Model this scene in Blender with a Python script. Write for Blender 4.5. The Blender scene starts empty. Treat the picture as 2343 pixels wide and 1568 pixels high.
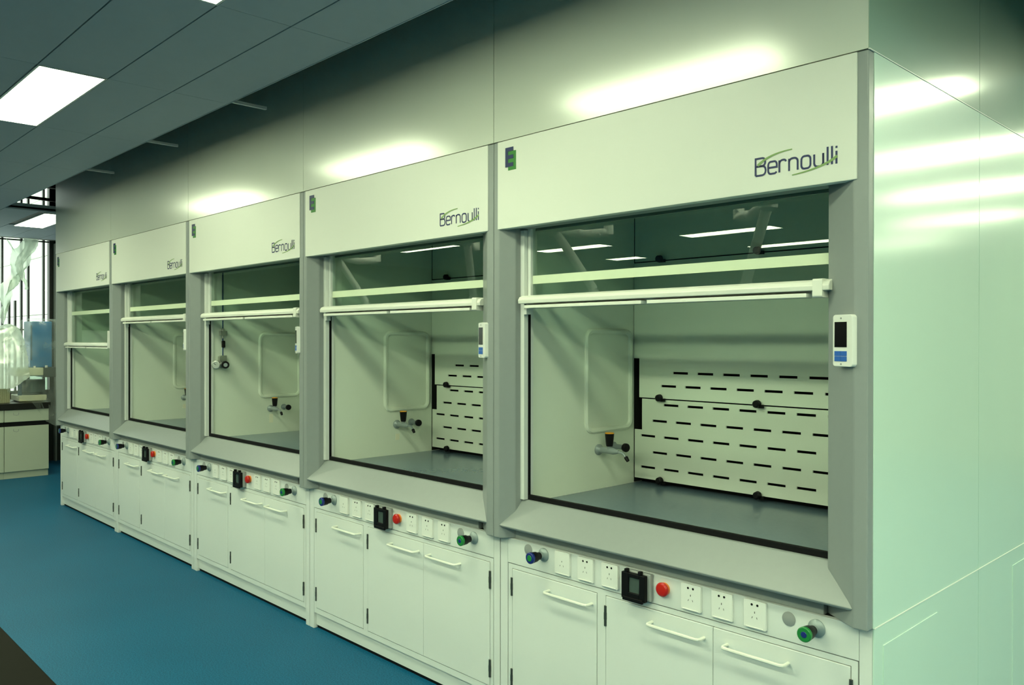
import bpy, math, random
from mathutils import Vector, Matrix
random.seed(7)
S = bpy.context.scene
COL = S.collection

# ------------------------------------------------------------------ camera, world, exposure
F_PX, YAW, PITCH, ROLL = 1891.2, 0.80702, -0.00277, 0.00116
CAM = Vector((0.9474, -2.2411, 1.5352))
fw = Vector((-math.sin(YAW) * math.cos(PITCH), math.cos(YAW) * math.cos(PITCH), math.sin(PITCH)))
rt = Vector((math.cos(YAW), math.sin(YAW), 0)); up = rt.cross(fw)
r2 = rt * math.cos(ROLL) + up * math.sin(ROLL); u2 = -rt * math.sin(ROLL) + up * math.cos(ROLL)
cd = bpy.data.cameras.new('camera'); cd.sensor_width = 36.0; cd.lens = F_PX / 2343 * 36.0
cd.clip_start = 0.05; cd.clip_end = 200
co = bpy.data.objects.new('camera', cd); COL.objects.link(co)
co.matrix_world = Matrix(((r2.x, u2.x, -fw.x, CAM.x), (r2.y, u2.y, -fw.y, CAM.y), (r2.z, u2.z, -fw.z, CAM.z), (0, 0, 0, 1)))
S.camera = co

W = bpy.data.worlds.new('overcast_sky'); S.world = W; W.use_nodes = True
bg = W.node_tree.nodes['Background']
bg.inputs['Color'].default_value = (0.86, 1.0, 0.86, 1); bg.inputs['Strength'].default_value = 2.6

S.view_settings.view_transform = 'Standard'; S.view_settings.look = 'None'
S.view_settings.gamma = 1.0; S.view_settings.use_curve_mapping = False
S.view_settings.exposure = 0.0
S.cycles.diffuse_bounces = 2
LAMP_COLOR = (0.88, 1.0, 0.65); LAMP_STRENGTH = 23.0

ZC = 2.775          # ceiling height
HW = 1.5            # width of one hood
ZT = 2.3235         # top of the hoods
YB = 0.04           # face of the base cabinets

# ------------------------------------------------------------------ materials
def mat(name, color, rough=0.5, metal=0.0, spec=0.5, var=0.0, scale=20.0, bump=0.0, bscale=200.0, coat=0.0, aniso=0.0):
    m = bpy.data.materials.new(name); m.use_nodes = True
    nt = m.node_tree; b = nt.nodes['Principled BSDF']
    b.inputs['Base Color'].default_value = (*color, 1)
    b.inputs['Roughness'].default_value = rough; b.inputs['Metallic'].default_value = metal
    b.inputs['Specular IOR Level'].default_value = spec
    b.inputs['Coat Weight'].default_value = coat
    if aniso: b.inputs['Anisotropic'].default_value = aniso
    if var or bump:
        tc = nt.nodes.new('ShaderNodeTexCoord')
    if var:
        n = nt.nodes.new('ShaderNodeTexNoise'); n.inputs['Scale'].default_value = scale; n.inputs['Detail'].default_value = 4
        nt.links.new(tc.outputs['Object'], n.inputs['Vector'])
        mx = nt.nodes.new('ShaderNodeMixRGB')
        mx.inputs[1].default_value = (*[max(0, c * (1 - var)) for c in color], 1)
        mx.inputs[2].default_value = (*[min(1, c * (1 + var)) for c in color], 1)
        nt.links.new(n.outputs['Fac'], mx.inputs[0]); nt.links.new(mx.outputs[0], b.inputs['Base Color'])
    if bump:
        n2 = nt.nodes.new('ShaderNodeTexNoise'); n2.inputs['Scale'].default_value = bscale
        nt.links.new(tc.outputs['Object'], n2.inputs['Vector'])
        bp = nt.nodes.new('ShaderNodeBump'); bp.inputs['Strength'].default_value = bump; bp.inputs['Distance'].default_value = 0.002
        nt.links.new(n2.outputs['Fac'], bp.inputs['Height']); nt.links.new(bp.outputs[0], b.inputs['Normal'])
    return m

def emit(name, color, strength):
    m = bpy.data.materials.new(name); m.use_nodes = True; nt = m.node_tree
    nt.nodes.remove(nt.nodes['Principled BSDF'])
    e = nt.nodes.new('ShaderNodeEmission'); e.inputs['Color'].default_value = (*color, 1); e.inputs['Strength'].default_value = strength
    nt.links.new(e.outputs[0], nt.nodes['Material Output'].inputs['Surface'])
    return m

def glass(name, tint, ior=1.5, rough=0.0):
    m = bpy.data.materials.new(name); m.use_nodes = True; nt = m.node_tree
    nt.nodes.remove(nt.nodes['Principled BSDF'])
    t = nt.nodes.new('ShaderNodeBsdfTransparent'); t.inputs['Color'].default_value = (*tint, 1)
    g = nt.nodes.new('ShaderNodeBsdfGlossy'); g.inputs['Roughness'].default_value = rough
    fr = nt.nodes.new('ShaderNodeFresnel'); fr.inputs['IOR'].default_value = ior
    mx = nt.nodes.new('ShaderNodeMixShader')
    ge = nt.nodes.new('ShaderNodeNewGeometry'); inv = nt.nodes.new('ShaderNodeMath'); inv.operation = 'SUBTRACT'; inv.inputs[0].default_value = 1.0
    nt.links.new(ge.outputs['Backfacing'], inv.inputs[1])
    mu = nt.nodes.new('ShaderNodeMath'); mu.operation = 'MULTIPLY'
    nt.links.new(fr.outputs[0], mu.inputs[0]); nt.links.new(inv.outputs[0], mu.inputs[1])
    nt.links.new(mu.outputs[0], mx.inputs[0]); nt.links.new(t.outputs[0], mx.inputs[1]); nt.links.new(g.outputs[0], mx.inputs[2])
    nt.links.new(mx.outputs[0], nt.nodes['Material Output'].inputs['Surface'])
    return m

def film(name, color, clear, gloss=0.15):
    m = bpy.data.materials.new(name); m.use_nodes = True; nt = m.node_tree
    nt.nodes.remove(nt.nodes['Principled BSDF'])
    t = nt.nodes.new('ShaderNodeBsdfTransparent')
    d = nt.nodes.new('ShaderNodeBsdfDiffuse'); d.inputs['Color'].default_value = (*color, 1)
    tr = nt.nodes.new('ShaderNodeBsdfTranslucent'); tr.inputs['Color'].default_value = (*color, 1)
    g = nt.nodes.new('ShaderNodeBsdfGlossy'); g.inputs['Roughness'].default_value = 0.32
    a = nt.nodes.new('ShaderNodeMixShader'); a.inputs[0].default_value = 0.6
    b = nt.nodes.new('ShaderNodeMixShader'); b.inputs[0].default_value = gloss
    c = nt.nodes.new('ShaderNodeMixShader')
    n = nt.nodes.new('ShaderNodeTexNoise'); n.inputs['Scale'].default_value = 5.0; n.inputs['Detail'].default_value = 5
    tc = nt.nodes.new('ShaderNodeTexCoord'); nt.links.new(tc.outputs['Object'], n.inputs['Vector'])
    mr = nt.nodes.new('ShaderNodeMapRange'); mr.inputs['From Min'].default_value = 0.3; mr.inputs['From Max'].default_value = 0.7
    mr.inputs['To Min'].default_value = 1 - clear - 0.12; mr.inputs['To Max'].default_value = 1 - clear + 0.12
    nt.links.new(n.outputs['Fac'], mr.inputs['Value'])
    nt.links.new(d.outputs[0], a.inputs[1]); nt.links.new(tr.outputs[0], a.inputs[2])
    nt.links.new(a.outputs[0], b.inputs[1]); nt.links.new(g.outputs[0], b.inputs[2])
    nt.links.new(mr.outputs[0], c.inputs[0]); nt.links.new(t.outputs[0], c.inputs[1]); nt.links.new(b.outputs[0], c.inputs[2])
    nt.links.new(c.outputs[0], nt.nodes['Material Output'].inputs['Surface'])
    return m

M = {}
M['white'] = mat('white_powder_coat', (0.80, 0.83, 0.80), 0.35, var=0.02, scale=6, bump=0.05, bscale=900)
M['header'] = mat('header_white_enamel', (0.82, 0.83, 0.76), 0.38, var=0.015, scale=3, bump=0.04, bscale=900)
M['bulkhead'] = mat('bulkhead_gloss_enamel', (0.70, 0.73, 0.64), 0.4, var=0.02, scale=2, coat=1.0)
M['bulkhead'].node_tree.nodes['Principled BSDF'].inputs['Coat Roughness'].default_value = 0.19
M['bulkhead'].node_tree.nodes['Principled BSDF'].inputs['Coat IOR'].default_value = 2.0
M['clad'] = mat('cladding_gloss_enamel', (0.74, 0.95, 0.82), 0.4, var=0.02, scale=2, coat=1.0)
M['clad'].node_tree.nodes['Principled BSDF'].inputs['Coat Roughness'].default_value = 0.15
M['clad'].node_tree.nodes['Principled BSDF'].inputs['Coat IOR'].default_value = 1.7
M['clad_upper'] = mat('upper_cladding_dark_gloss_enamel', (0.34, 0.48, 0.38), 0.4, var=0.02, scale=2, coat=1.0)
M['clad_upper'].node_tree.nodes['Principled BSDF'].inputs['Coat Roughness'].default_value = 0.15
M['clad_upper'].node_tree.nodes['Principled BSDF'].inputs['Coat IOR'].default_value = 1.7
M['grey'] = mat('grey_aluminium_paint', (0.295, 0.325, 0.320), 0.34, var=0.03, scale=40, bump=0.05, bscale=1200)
M['liner'] = mat('white_liner_board', (0.84, 0.91, 0.78), 0.45, var=0.02, scale=4)
M['cavity'] = mat('cavity_shade_black', (0.02, 0.022, 0.02), 0.9, spec=0.1, var=0.1)  # near black stands in for shade; the real cavity would be grey
M['worktop'] = mat('slate_blue_ceramic_worktop', (0.13, 0.19, 0.24), 0.22, var=0.06, scale=60)
M['black'] = mat('black_plastic', (0.004, 0.004, 0.005), 0.45, spec=0.2, var=0.1)
M['rubber'] = mat('black_rubber_and_gaps', (0.004, 0.004, 0.005), 0.7, spec=0.2, var=0.1)
M['plastic'] = mat('white_socket_plastic', (0.86, 0.87, 0.82), 0.3, var=0.01)
M['handle'] = mat('white_handle_paint', (0.88, 0.89, 0.80), 0.3, var=0.01)
M['hinge'] = mat('dark_steel_hinge', (0.10, 0.11, 0.10), 0.4, 0.7, var=0.1)
M['red'] = mat('red_push_button', (0.55, 0.012, 0.006), 0.3, var=0.04)
M['orange'] = mat('orange_collar', (0.85, 0.22, 0.03), 0.4, var=0.03)
M['amber'] = mat('amber_tap_cap', (0.75, 0.33, 0.01), 0.4, var=0.03)
M['green'] = mat('green_valve_ring', (0.015, 0.22, 0.045), 0.35, var=0.04)
M['blue'] = mat('blue_valve_ring', (0.01, 0.025, 0.20), 0.35, var=0.04)
M['logo_blue'] = mat('navy_print', (0.012, 0.022, 0.11), 0.5, var=0.02)
M['logo_green'] = mat('green_print', (0.035, 0.22, 0.03), 0.5, var=0.02)
M['logo_pale'] = mat('pale_green_print', (0.24, 0.38, 0.13), 0.5, var=0.02)
M['screen'] = mat('black_display', (0.006, 0.006, 0.007), 0.15, var=0.1)
M['keypad'] = mat('blue_keypad', (0.02, 0.13, 0.52), 0.4, var=0.05, scale=150)
M['metal'] = mat('painted_tap_metal', (0.30, 0.36, 0.36), 0.35, 0.2, var=0.05)
M['steel'] = mat('brushed_steel', (0.50, 0.52, 0.48), 0.3, 0.9, var=0.05)
M['cover'] = mat('grey_blank_cover', (0.32, 0.34, 0.33), 0.45, var=0.03)
M['stripe'] = mat('pale_safety_stripe', (0.74, 0.84, 0.62), 0.5, var=0.02)
M['sashglass'] = glass('green_tinted_sash_glass', (0.83, 0.91, 0.86), 1.8)
M['lidwin'] = mat('smoked_grey_lid_window', (0.07, 0.10, 0.09), 0.2, var=0.1, scale=60)
M['clearbox'] = glass('smoky_socket_window', (0.55, 0.6, 0.58), 1.5, 0.05)
M['pane'] = glass('window_pane_glass', (0.95, 0.98, 0.96), 1.45)
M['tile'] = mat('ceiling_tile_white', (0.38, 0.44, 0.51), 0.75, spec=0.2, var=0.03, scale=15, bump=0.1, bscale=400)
M['grid'] = mat('ceiling_grid_shadow_gap', (0.10, 0.11, 0.11), 0.7, var=0.05)
M['void'] = mat('dark_plenum', (0.008, 0.009, 0.009), 0.95, spec=0.0, var=0.1)
M['trussm'] = mat('dark_painted_steel', (0.012, 0.012, 0.012), 0.7, spec=0.2, var=0.1)
M['lamp'] = emit('lamp_diffuser', LAMP_COLOR, LAMP_STRENGTH)
M['lampframe'] = mat('lamp_frame_white', (0.6, 0.62, 0.62), 0.4, var=0.02)
M['wall'] = mat('off_white_wall_paint', (0.25, 0.27, 0.24), 0.7, var=0.03, scale=3)
M['darkwall'] = mat('dark_green_grey_wall', (0.012, 0.018, 0.014), 0.7, var=0.08, scale=3)
M['mullion'] = mat('dark_window_mullion', (0.02, 0.022, 0.02), 0.5, var=0.1)
M['facade'] = mat('pale_facade_panel', (0.80, 0.86, 0.74), 0.7, var=0.05, scale=2)
M['film'] = film('clear_plastic_dust_film', (0.86, 0.95, 0.84), 0.80, 0.22)
M['film2'] = film('milky_plastic_film', (0.88, 0.96, 0.86), 0.16)
M['bluepanel'] = mat('sky_blue_panel', (0.012, 0.15, 0.36), 0.4, var=0.06, scale=8)
M['darkblue'] = mat('dark_blue_post', (0.01, 0.07, 0.14), 0.4, var=0.06)
M['cream'] = mat('cream_instrument_shell', (0.62, 0.62, 0.44), 0.4, var=0.03)
M['beige'] = mat('beige_ribbed_card', (0.48, 0.47, 0.30), 0.7, var=0.05)
M['benchtop'] = mat('black_epoxy_bench_top', (0.010, 0.010, 0.008), 0.35, spec=0.3, var=0.15, scale=80)
M['islandtop'] = mat('dark_brown_black_bench_top', (0.004, 0.004, 0.002), 0.7, spec=0.06, var=0.2, scale=60)
M['bench'] = mat('bench_cream_laminate', (0.52, 0.56, 0.44), 0.5, var=0.03, scale=5)
M['dial'] = mat('pale_grey_dial', (0.45, 0.50, 0.46), 0.4, var=0.05)
M['tagp'] = mat('bright_cream_paper', (0.93, 0.93, 0.74), 0.6, var=0.02)
M['hose'] = mat('blue_gas_hose', (0.01, 0.05, 0.16), 0.5, var=0.05)
M['armw'] = mat('white_arm_plastic', (0.72, 0.75, 0.72), 0.4, var=0.02)

def floor_material():
    m = bpy.data.materials.new('blue_speckled_vinyl'); m.use_nodes = True
    nt = m.node_tree; b = nt.nodes['Principled BSDF']
    tc = nt.nodes.new('ShaderNodeTexCoord')
    n1 = nt.nodes.new('ShaderNodeTexNoise'); n1.inputs['Scale'].default_value = 160; n1.inputs['Detail'].default_value = 3
    n2 = nt.nodes.new('ShaderNodeTexNoise'); n2.inputs['Scale'].default_value = 1.3; n2.inputs['Detail'].default_value = 4
    for n in (n1, n2): nt.links.new(tc.outputs['Object'], n.inputs['Vector'])
    r = nt.nodes.new('ShaderNodeValToRGB'); r.color_ramp.elements[0].position = 0.3; r.color_ramp.elements[1].position = 0.72
    r.color_ramp.elements[0].color = (0.004, 0.070, 0.150, 1); r.color_ramp.elements[1].color = (0.012, 0.160, 0.305, 1)
    mx = nt.nodes.new('ShaderNodeMixRGB'); mx.blend_type = 'MULTIPLY'; mx.inputs[0].default_value = 0.5
    r3 = nt.nodes.new('ShaderNodeValToRGB'); r3.color_ramp.elements[0].position = 0.35; r3.color_ramp.elements[1].position = 0.7
    r3.color_ramp.elements[0].color = (0.72, 0.78, 0.8, 1); r3.color_ramp.elements[1].color = (1, 1, 1, 1)
    nt.links.new(n1.outputs['Fac'], r.inputs[0]); nt.links.new(n2.outputs['Fac'], r3.inputs[0])
    nt.links.new(r.outputs[0], mx.inputs[1]); nt.links.new(r3.outputs[0], mx.inputs[2])
    nt.links.new(mx.outputs[0], b.inputs['Base Color'])
    b.inputs['Roughness'].default_value = 0.5; b.inputs['Specular IOR Level'].default_value = 0.12
    return m
M['floor'] = floor_material()

# ------------------------------------------------------------------ mesh helpers
class MB:
    def __init__(s): s.v = []; s.f = []
    def add(s, vs, fs):
        o = len(s.v); s.v += [tuple(p) for p in vs]; s.f += [tuple(i + o for i in f) for f in fs]; return s
    def box(s, x0, x1, y0, y1, z0, z1):
        if x0 > x1: x0, x1 = x1, x0
        return s.add([(x0, y0, z0), (x1, y0, z0), (x1, y1, z0), (x0, y1, z0), (x0, y0, z1), (x1, y0, z1), (x1, y1, z1), (x0, y1, z1)],
                     [(0, 3, 2, 1), (4, 5, 6, 7), (0, 1, 5, 4), (1, 2, 6, 5), (2, 3, 7, 6), (3, 0, 4, 7)])
    def prism(s, poly, a0, a1, axis='z'):
        """extrude a counter-clockwise 2D polygon; axis z: poly in xy, x: poly in yz, y: poly in xz"""
        n = len(poly)
        def P(p, a):
            return {'z': (p[0], p[1], a), 'x': (a, p[0], p[1]), 'y': (p[0], a, p[1])}[axis]
        vs = [P(p, a0) for p in poly] + [P(p, a1) for p in poly]
        fs = [tuple(range(n))[::-1], tuple(range(n, 2 * n))] + [(i, (i + 1) % n, n + (i + 1) % n, n + i) for i in range(n)]
        if axis == 'y': fs = [f[::-1] for f in fs]
        return s.add(vs, fs)
    def cyl(s, p0, p1, r0, r1=None, n=16, caps=True):
        r1 = r0 if r1 is None else r1
        p0, p1 = Vector(p0), Vector(p1); d = (p1 - p0).normalized()
        a = d.orthogonal().normalized(); b = d.cross(a)
        vs = []
        for p, r in ((p0, r0), (p1, r1)):
            for i in range(n):
                t = 2 * math.pi * i / n; vs.append(p + a * (r * math.cos(t)) + b * (r * math.sin(t)))
        fs = [(i, (i + 1) % n, n + (i + 1) % n, n + i) for i in range(n)]
        if caps: fs += [tuple(range(n))[::-1], tuple(range(n, 2 * n))]
        return s.add(vs, fs)
    def lathe(s, o, d, prof, n=20):
        """prof: list of (distance along d, radius)"""
        o = Vector(o); d = Vector(d).normalized(); a = d.orthogonal().normalized(); b = d.cross(a)
        vs = []; fs = []
        for t, r in prof:
            for i in range(n):
                q = 2 * math.pi * i / n; vs.append(o + d * t + a * (r * math.cos(q)) + b * (r * math.sin(q)))
        for k in range(len(prof) - 1):
            fs += [(k * n + i, k * n + (i + 1) % n, (k + 1) * n + (i + 1) % n, (k + 1) * n + i) for i in range(n)]
        fs += [tuple(range(n))[::-1], tuple(range((len(prof) - 1) * n, len(prof) * n))]
        return s.add(vs, fs)
    def tube(s, pts, r, n=8, closed=False):
        pts = [Vector(p) for p in pts]; m = len(pts); vs = []; fs = []
        prev = None
        for i, p in enumerate(pts):
            if closed: d = (pts[(i + 1) % m] - pts[i - 1]).normalized()
            else: d = (pts[min(i + 1, m - 1)] - pts[max(i - 1, 0)]).normalized()
            a = (prev - d * prev.dot(d)) if prev is not None else d.orthogonal()
            a.normalize(); prev = a; b = d.cross(a)
            for k in range(n):
                t = 2 * math.pi * k / n; vs.append(p + a * (r * math.cos(t)) + b * (r * math.sin(t)))
        for i in range(m if closed else m - 1):
            j = (i + 1) % m
            fs += [(i * n + k, i * n + (k + 1) % n, j * n + (k + 1) % n, j * n + k) for k in range(n)]
        if not closed: fs += [tuple(range(n))[::-1], tuple(range((m - 1) * n, m * n))]
        return s.add(vs, fs)
    def mesh(s, name, shift=(0, 0, 0), smooth=False):
        me = bpy.data.meshes.new(name)
        me.from_pydata([(v[0] - shift[0], v[1] - shift[1], v[2] - shift[2]) for v in s.v], [], s.f)
        if smooth:
            for p in me.polygons: p.use_smooth = True
            try: me.set_sharp_from_angle(angle=math.radians(35))
            except Exception: pass
        me.update(); return me

CACHE = {}
def part(name, build, m, parent, shift=(0, 0, 0), key=None, bevel=0.0, smooth=False, label=None, loc=None, kind=None):
    """one mesh object under parent; build() returns an MB and is run once for each key"""
    if key is None or key not in CACHE:
        me = build().mesh(name, shift, smooth); me.materials.append(M[m])
        if key is not None: CACHE[key] = me
    else: me = CACHE[key]
    o = bpy.data.objects.new(name, me); COL.objects.link(o); o.parent = parent
    if loc: o.location = loc
    if bevel:
        b = o.modifiers.new('edge', 'BEVEL'); b.width = bevel; b.segments = 2; b.limit_method = 'ANGLE'; b.harden_normals = False
    if label: o['label'] = label
    if kind: o['kind'] = kind
    return o
def thing(name, label, cat, loc=(0, 0, 0), group=None):
    o = bpy.data.objects.new(name, None); COL.objects.link(o); o.location = loc; o.empty_display_size = 0.1
    o['label'] = label; o['category'] = cat
    if group: o['group'] = group
    return o
def tag(o, label, cat, group=None):
    o['label'] = label; o['category'] = cat
    if group: o['group'] = group
    return o
def struct(name, mb, m, parent=None, label=None):
    me = mb.mesh(name); me.materials.append(M[m])
    o = bpy.data.objects.new(name, me); COL.objects.link(o); o.parent = parent
    if parent is None: o['kind'] = 'structure'
    if label: o['label'] = label
    return o
B = lambda *a: MB().box(*a)
def rrect(x0, x1, z0, z1, r, n=4):
    out = []
    for cx, cz, a in ((x1 - r, z0 + r, -90), (x1 - r, z1 - r, 0), (x0 + r, z1 - r, 90), (x0 + r, z0 + r, 180)):
        for i in range(n + 1):
            t = math.radians(a + 90 * i / n); out.append((cx + r * math.cos(t), cz + r * math.sin(t)))
    return out

# ------------------------------------------------------------------ room shell
XL, XR, YN, YF, ZR = -10.65, 5.0, -9.5, 9.5, 4.3
struct('floor', B(XL - 0.2, XR, YN, YF, -0.1, 0.0), 'floor')
struct('wall_back', B(XL, XR, YN - 0.1, YN, 0, ZR), 'wall')
struct('wall_front', B(XL, XR, YF, YF + 0.1, 0, ZR), 'wall')
struct('wall_right', B(XR, XR + 0.1, YN, YF, 0, ZR), 'wall')
struct('trim_1', B(XL - 0.2, XR, YN, YF, ZR, ZR + 0.1), 'void', label='dark roof deck above the ceiling void')
# end wall with the tall window: dark dado, dark pier, blank wall
struct('wall_left', B(XL - 0.15, XL, -0.75, 0.80, 0, 0.86).box(XL - 0.15, XL, 0.80, YF, 0, ZR).box(XL - 0.15, XL, YN, -0.75, 0, ZR)
       .box(XL - 0.15, XL, -0.75, 0.80, 3.62, ZR), 'darkwall')
struct('trim_2', B(XL, XL + 0.07, 0.812, 0.832, 0.0, 2.75), 'wall', label='narrow pale jamb strip on the dark pier')

# ceiling: grid sheet with tiles proud of it
ceil = struct('ceiling', MB().box(XL, XR, YN, -0.313, ZC + 0.012, ZC + 0.03).box(XL, -7.95, -0.313, YF, ZC + 0.012, ZC + 0.03)
              .box(0.36, XR, -0.313, YF, ZC + 0.012, ZC + 0.03).box(-7.95, 0.36, 2.15, YF, ZC + 0.012, ZC + 0.03), 'grid')
X0T, TL_, TW = -2.02, 1.2, 0.3
LIGHTS_GRID = {(-2.02 + 0.0, -1.21), (-4.42, -1.21), (-6.82, -1.21), (0.38, -1.21), (-9.22, -0.01)}
def in_ceiling(x0, x1, y0, y1):
    if x1 > XR or x0 < XL or y0 < YN: return False
    return y1 <= -0.30 or x1 <= -7.9
def in_view(x, y):
    d = Vector((x, y, ZC)) - CAM; z = d.dot(fw)
    if z < 0.3: return False
    px = 1171.5 + F_PX * d.dot(r2) / z; py = 784 - F_PX * d.dot(u2) / z
    return -60 < px < 1130 and -60 < py < 640
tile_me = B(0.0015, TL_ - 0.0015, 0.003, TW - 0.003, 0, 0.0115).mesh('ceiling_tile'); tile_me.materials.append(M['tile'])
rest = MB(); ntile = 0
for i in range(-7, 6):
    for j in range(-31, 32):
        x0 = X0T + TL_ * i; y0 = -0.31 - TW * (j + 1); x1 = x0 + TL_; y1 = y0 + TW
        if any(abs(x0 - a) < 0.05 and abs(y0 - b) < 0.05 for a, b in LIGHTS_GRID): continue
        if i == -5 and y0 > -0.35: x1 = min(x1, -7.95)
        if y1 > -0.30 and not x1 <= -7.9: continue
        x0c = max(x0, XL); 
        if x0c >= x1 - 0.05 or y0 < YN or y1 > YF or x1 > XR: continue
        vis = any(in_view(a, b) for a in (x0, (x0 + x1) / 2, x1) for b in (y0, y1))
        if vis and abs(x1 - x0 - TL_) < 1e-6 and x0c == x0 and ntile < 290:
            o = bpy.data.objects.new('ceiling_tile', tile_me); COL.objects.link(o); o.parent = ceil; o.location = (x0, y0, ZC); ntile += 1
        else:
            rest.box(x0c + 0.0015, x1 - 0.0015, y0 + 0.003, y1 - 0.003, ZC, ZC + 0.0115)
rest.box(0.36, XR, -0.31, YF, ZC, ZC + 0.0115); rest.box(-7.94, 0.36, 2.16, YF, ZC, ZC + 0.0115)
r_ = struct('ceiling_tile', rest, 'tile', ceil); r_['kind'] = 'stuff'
struct('trim_3', B(-7.95, 0.36, -0.318, -0.313, ZC - 0.002, ZC + 0.06).box(-7.955, -7.95, -0.313, 2.15, ZC - 0.002, ZC + 0.06), 'tile',
       label='thin edge trim where the tiled ceiling stops short of the hoods')
# two thin grid stubs that stick out over the gap
for k, x in enumerate((-5.62, -4.42, -3.22)):
    struct('trim_%d' % (4 + k), B(x - 0.008, x + 0.008, -0.313, -0.10, ZC + 0.01, ZC + 0.025), 'lampframe', label='thin ceiling grid bar jutting over the gap')

# ------------------------------------------------------------------ ceiling lights: real panels and added fill panels
def light(x0, y0, dx=1.2, dy=0.3):
    t = thing('ceiling_light', 'flat rectangular white panel light set into the tiled ceiling', 'ceiling light', (x0 + dx / 2, y0 + dy / 2, ZC), 'panel lights in the ceiling')  # label serves the real panels and the added fill panels alike
    c = (x0 + dx / 2, y0 + dy / 2, ZC)
    k = 'lf%.2f%.2f' % (dx, dy)
    part('frame', lambda: MB().box(x0 + .002, x0 + dx - .002, y0 + .002, y0 + .012, ZC - 0.003, ZC + 0.011).box(x0 + .002, x0 + dx - .002, y0 + dy - .012, y0 + dy - .002, ZC - 0.003, ZC + 0.011)
         .box(x0 + .002, x0 + .012, y0 + .012, y0 + dy - .012, ZC - 0.003, ZC + 0.011).box(x0 + dx - .012, x0 + dx - .002, y0 + .012, y0 + dy - .012, ZC - 0.003, ZC + 0.011), 'lampframe', t, c, k)
    part('diffuser', lambda: B(x0 + .012, x0 + dx - .012, y0 + .012, y0 + dy - .012, ZC - 0.0025, ZC - 0.0005), 'lamp', t, c, k + 'd')
for x, y in [(-6.82, -1.21), (-4.42, -1.21), (-2.02, -1.21), (0.38, -1.21), (-9.28, 0.05),
             (-8.3, -2.95), (-7.1, -2.95), (-5.9, -2.95), (-4.7, -2.95), (-3.5, -2.95), (-2.3, -2.95), (-1.1, -2.95), (0.1, -2.95), (1.3, -2.95),  # gaps in this row are filled with unseen panels added to brighten hood interiors
             (-8.55, -4.57), (-0.7, -4.57),
             (-7.15, -6.0), (-4.75, -6.0), (-2.35, -6.0), (-7.2, -7.6), (-4.8, -7.6), (-2.4, -7.6),
             (0.42, 1.95), (0.42, 3.45), (0.85, 5.0), (1.45, 6.7), (2.7, 8.4), (2.1, -1.21), (2.1, 0.3), (3.3, -4.57), (3.3, -2.95), (3.3, -2.05), (3.3, -1.21), (3.3, -0.3), (3.3, 0.6), (3.3, 1.5), (3.3, 2.4), (3.3, 3.5), (3.3, 5.0)]:  # the last two x columns are unseen fill panels added to brighten the cladding
    light(x, y, 0.6 if y == -7.6 and x == -7.2 else 1.2)

# ------------------------------------------------------------------ fume hoods
DEPTH = 0.88
COL_L = [(-1.499, 0.0), (-1.467, 0.0), (-1.425, 0.052), (-1.425, 0.10), (-1.499, 0.10)]
COL_R = [(-0.148, 0.10), (-0.148, 0.075), (-0.040, 0.0), (-0.001, 0.0), (-0.001, 0.10)]
XLW, XRW = -1.415, -0.085       # inner faces of the liner walls

def baffle(x0, x1, z0, z1, y, rows, notch=None, t=0.006):
    """sheet with real slotted holes; rows: (z, first slot start)"""
    hh, ln, pitch = 0.0052, 0.079, 0.1265
    zs = {z0, z1}
    for z, s in rows: zs |= {z - hh, z + hh}
    if notch: zs |= {max(z0, min(z1, notch[0])), max(z0, min(z1, notch[1]))}
    zs = sorted(zs); mb = MB()
    for a, b in zip(zs, zs[1:]):
        if b - a < 1e-6: continue
        mid = (a + b) / 2
        l = x0 + (notch[2] if notch and notch[0] < mid < notch[1] else 0)
        cuts = []
        for z, s in rows:
            if abs(z - mid) < hh:
                x = s
                while x + ln < x1 - 0.03: cuts.append((x, x + ln)); x += pitch
        x = l
        for c0, c1 in cuts + [(x1, x1)]:
            if c0 - x > 1e-6: mb.box(x, c0, y, y + t, a, b)
            x = c1
    return mb

def strokes(paths, w, y, ox, oz, sc):
    """flat lettering made of thick polylines in the xz plane, one slab for each stroke segment plus round joints"""
    mb = MB(); hw = w / 2
    for path in paths:
        path = [p for i, p in enumerate(path) if i == 0 or abs(p[0] - path[i - 1][0]) + abs(p[1] - path[i - 1][1]) > 1e-4]
        pts = [(ox + p[0] * sc, oz + p[1] * sc) for p in path]
        n = len(pts); L = []; R = []
        for i in range(n):
            a = pts[max(i - 1, 0)]; c = pts[min(i + 1, n - 1)]
            if i > 0 and i < n - 1:
                d1 = Vector((pts[i][0] - a[0], pts[i][1] - a[1])).normalized(); d2 = Vector((c[0] - pts[i][0], c[1] - pts[i][1])).normalized()
                d = (d1 + d2)
                d = d.normalized() if d.length > 1e-6 else d1
                k = 1.0 / max(0.5, d.dot(d1))
            else:
                d = Vector((c[0] - a[0], c[1] - a[1])).normalized(); k = 1.0
            nx, nz = -d[1] * hw * k, d[0] * hw * k
            L.append((pts[i][0] + nx, pts[i][1] + nz)); R.append((pts[i][0] - nx, pts[i][1] - nz))
        vs = [(p[0], y, p[1]) for p in L] + [(p[0], y, p[1]) for p in R]
        mb.add(vs, [(i, i + 1, n + i + 1, n + i) for i in range(n - 1)])
    return mb
def arc(cx, cz, rx, rz, a0, a1, n=8):
    return [(cx + rx * math.cos(math.radians(a0 + (a1 - a0) * i / n)), cz + rz * math.sin(math.radians(a0 + (a1 - a0) * i / n))) for i in range(n + 1)]
XH = 0.70
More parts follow.
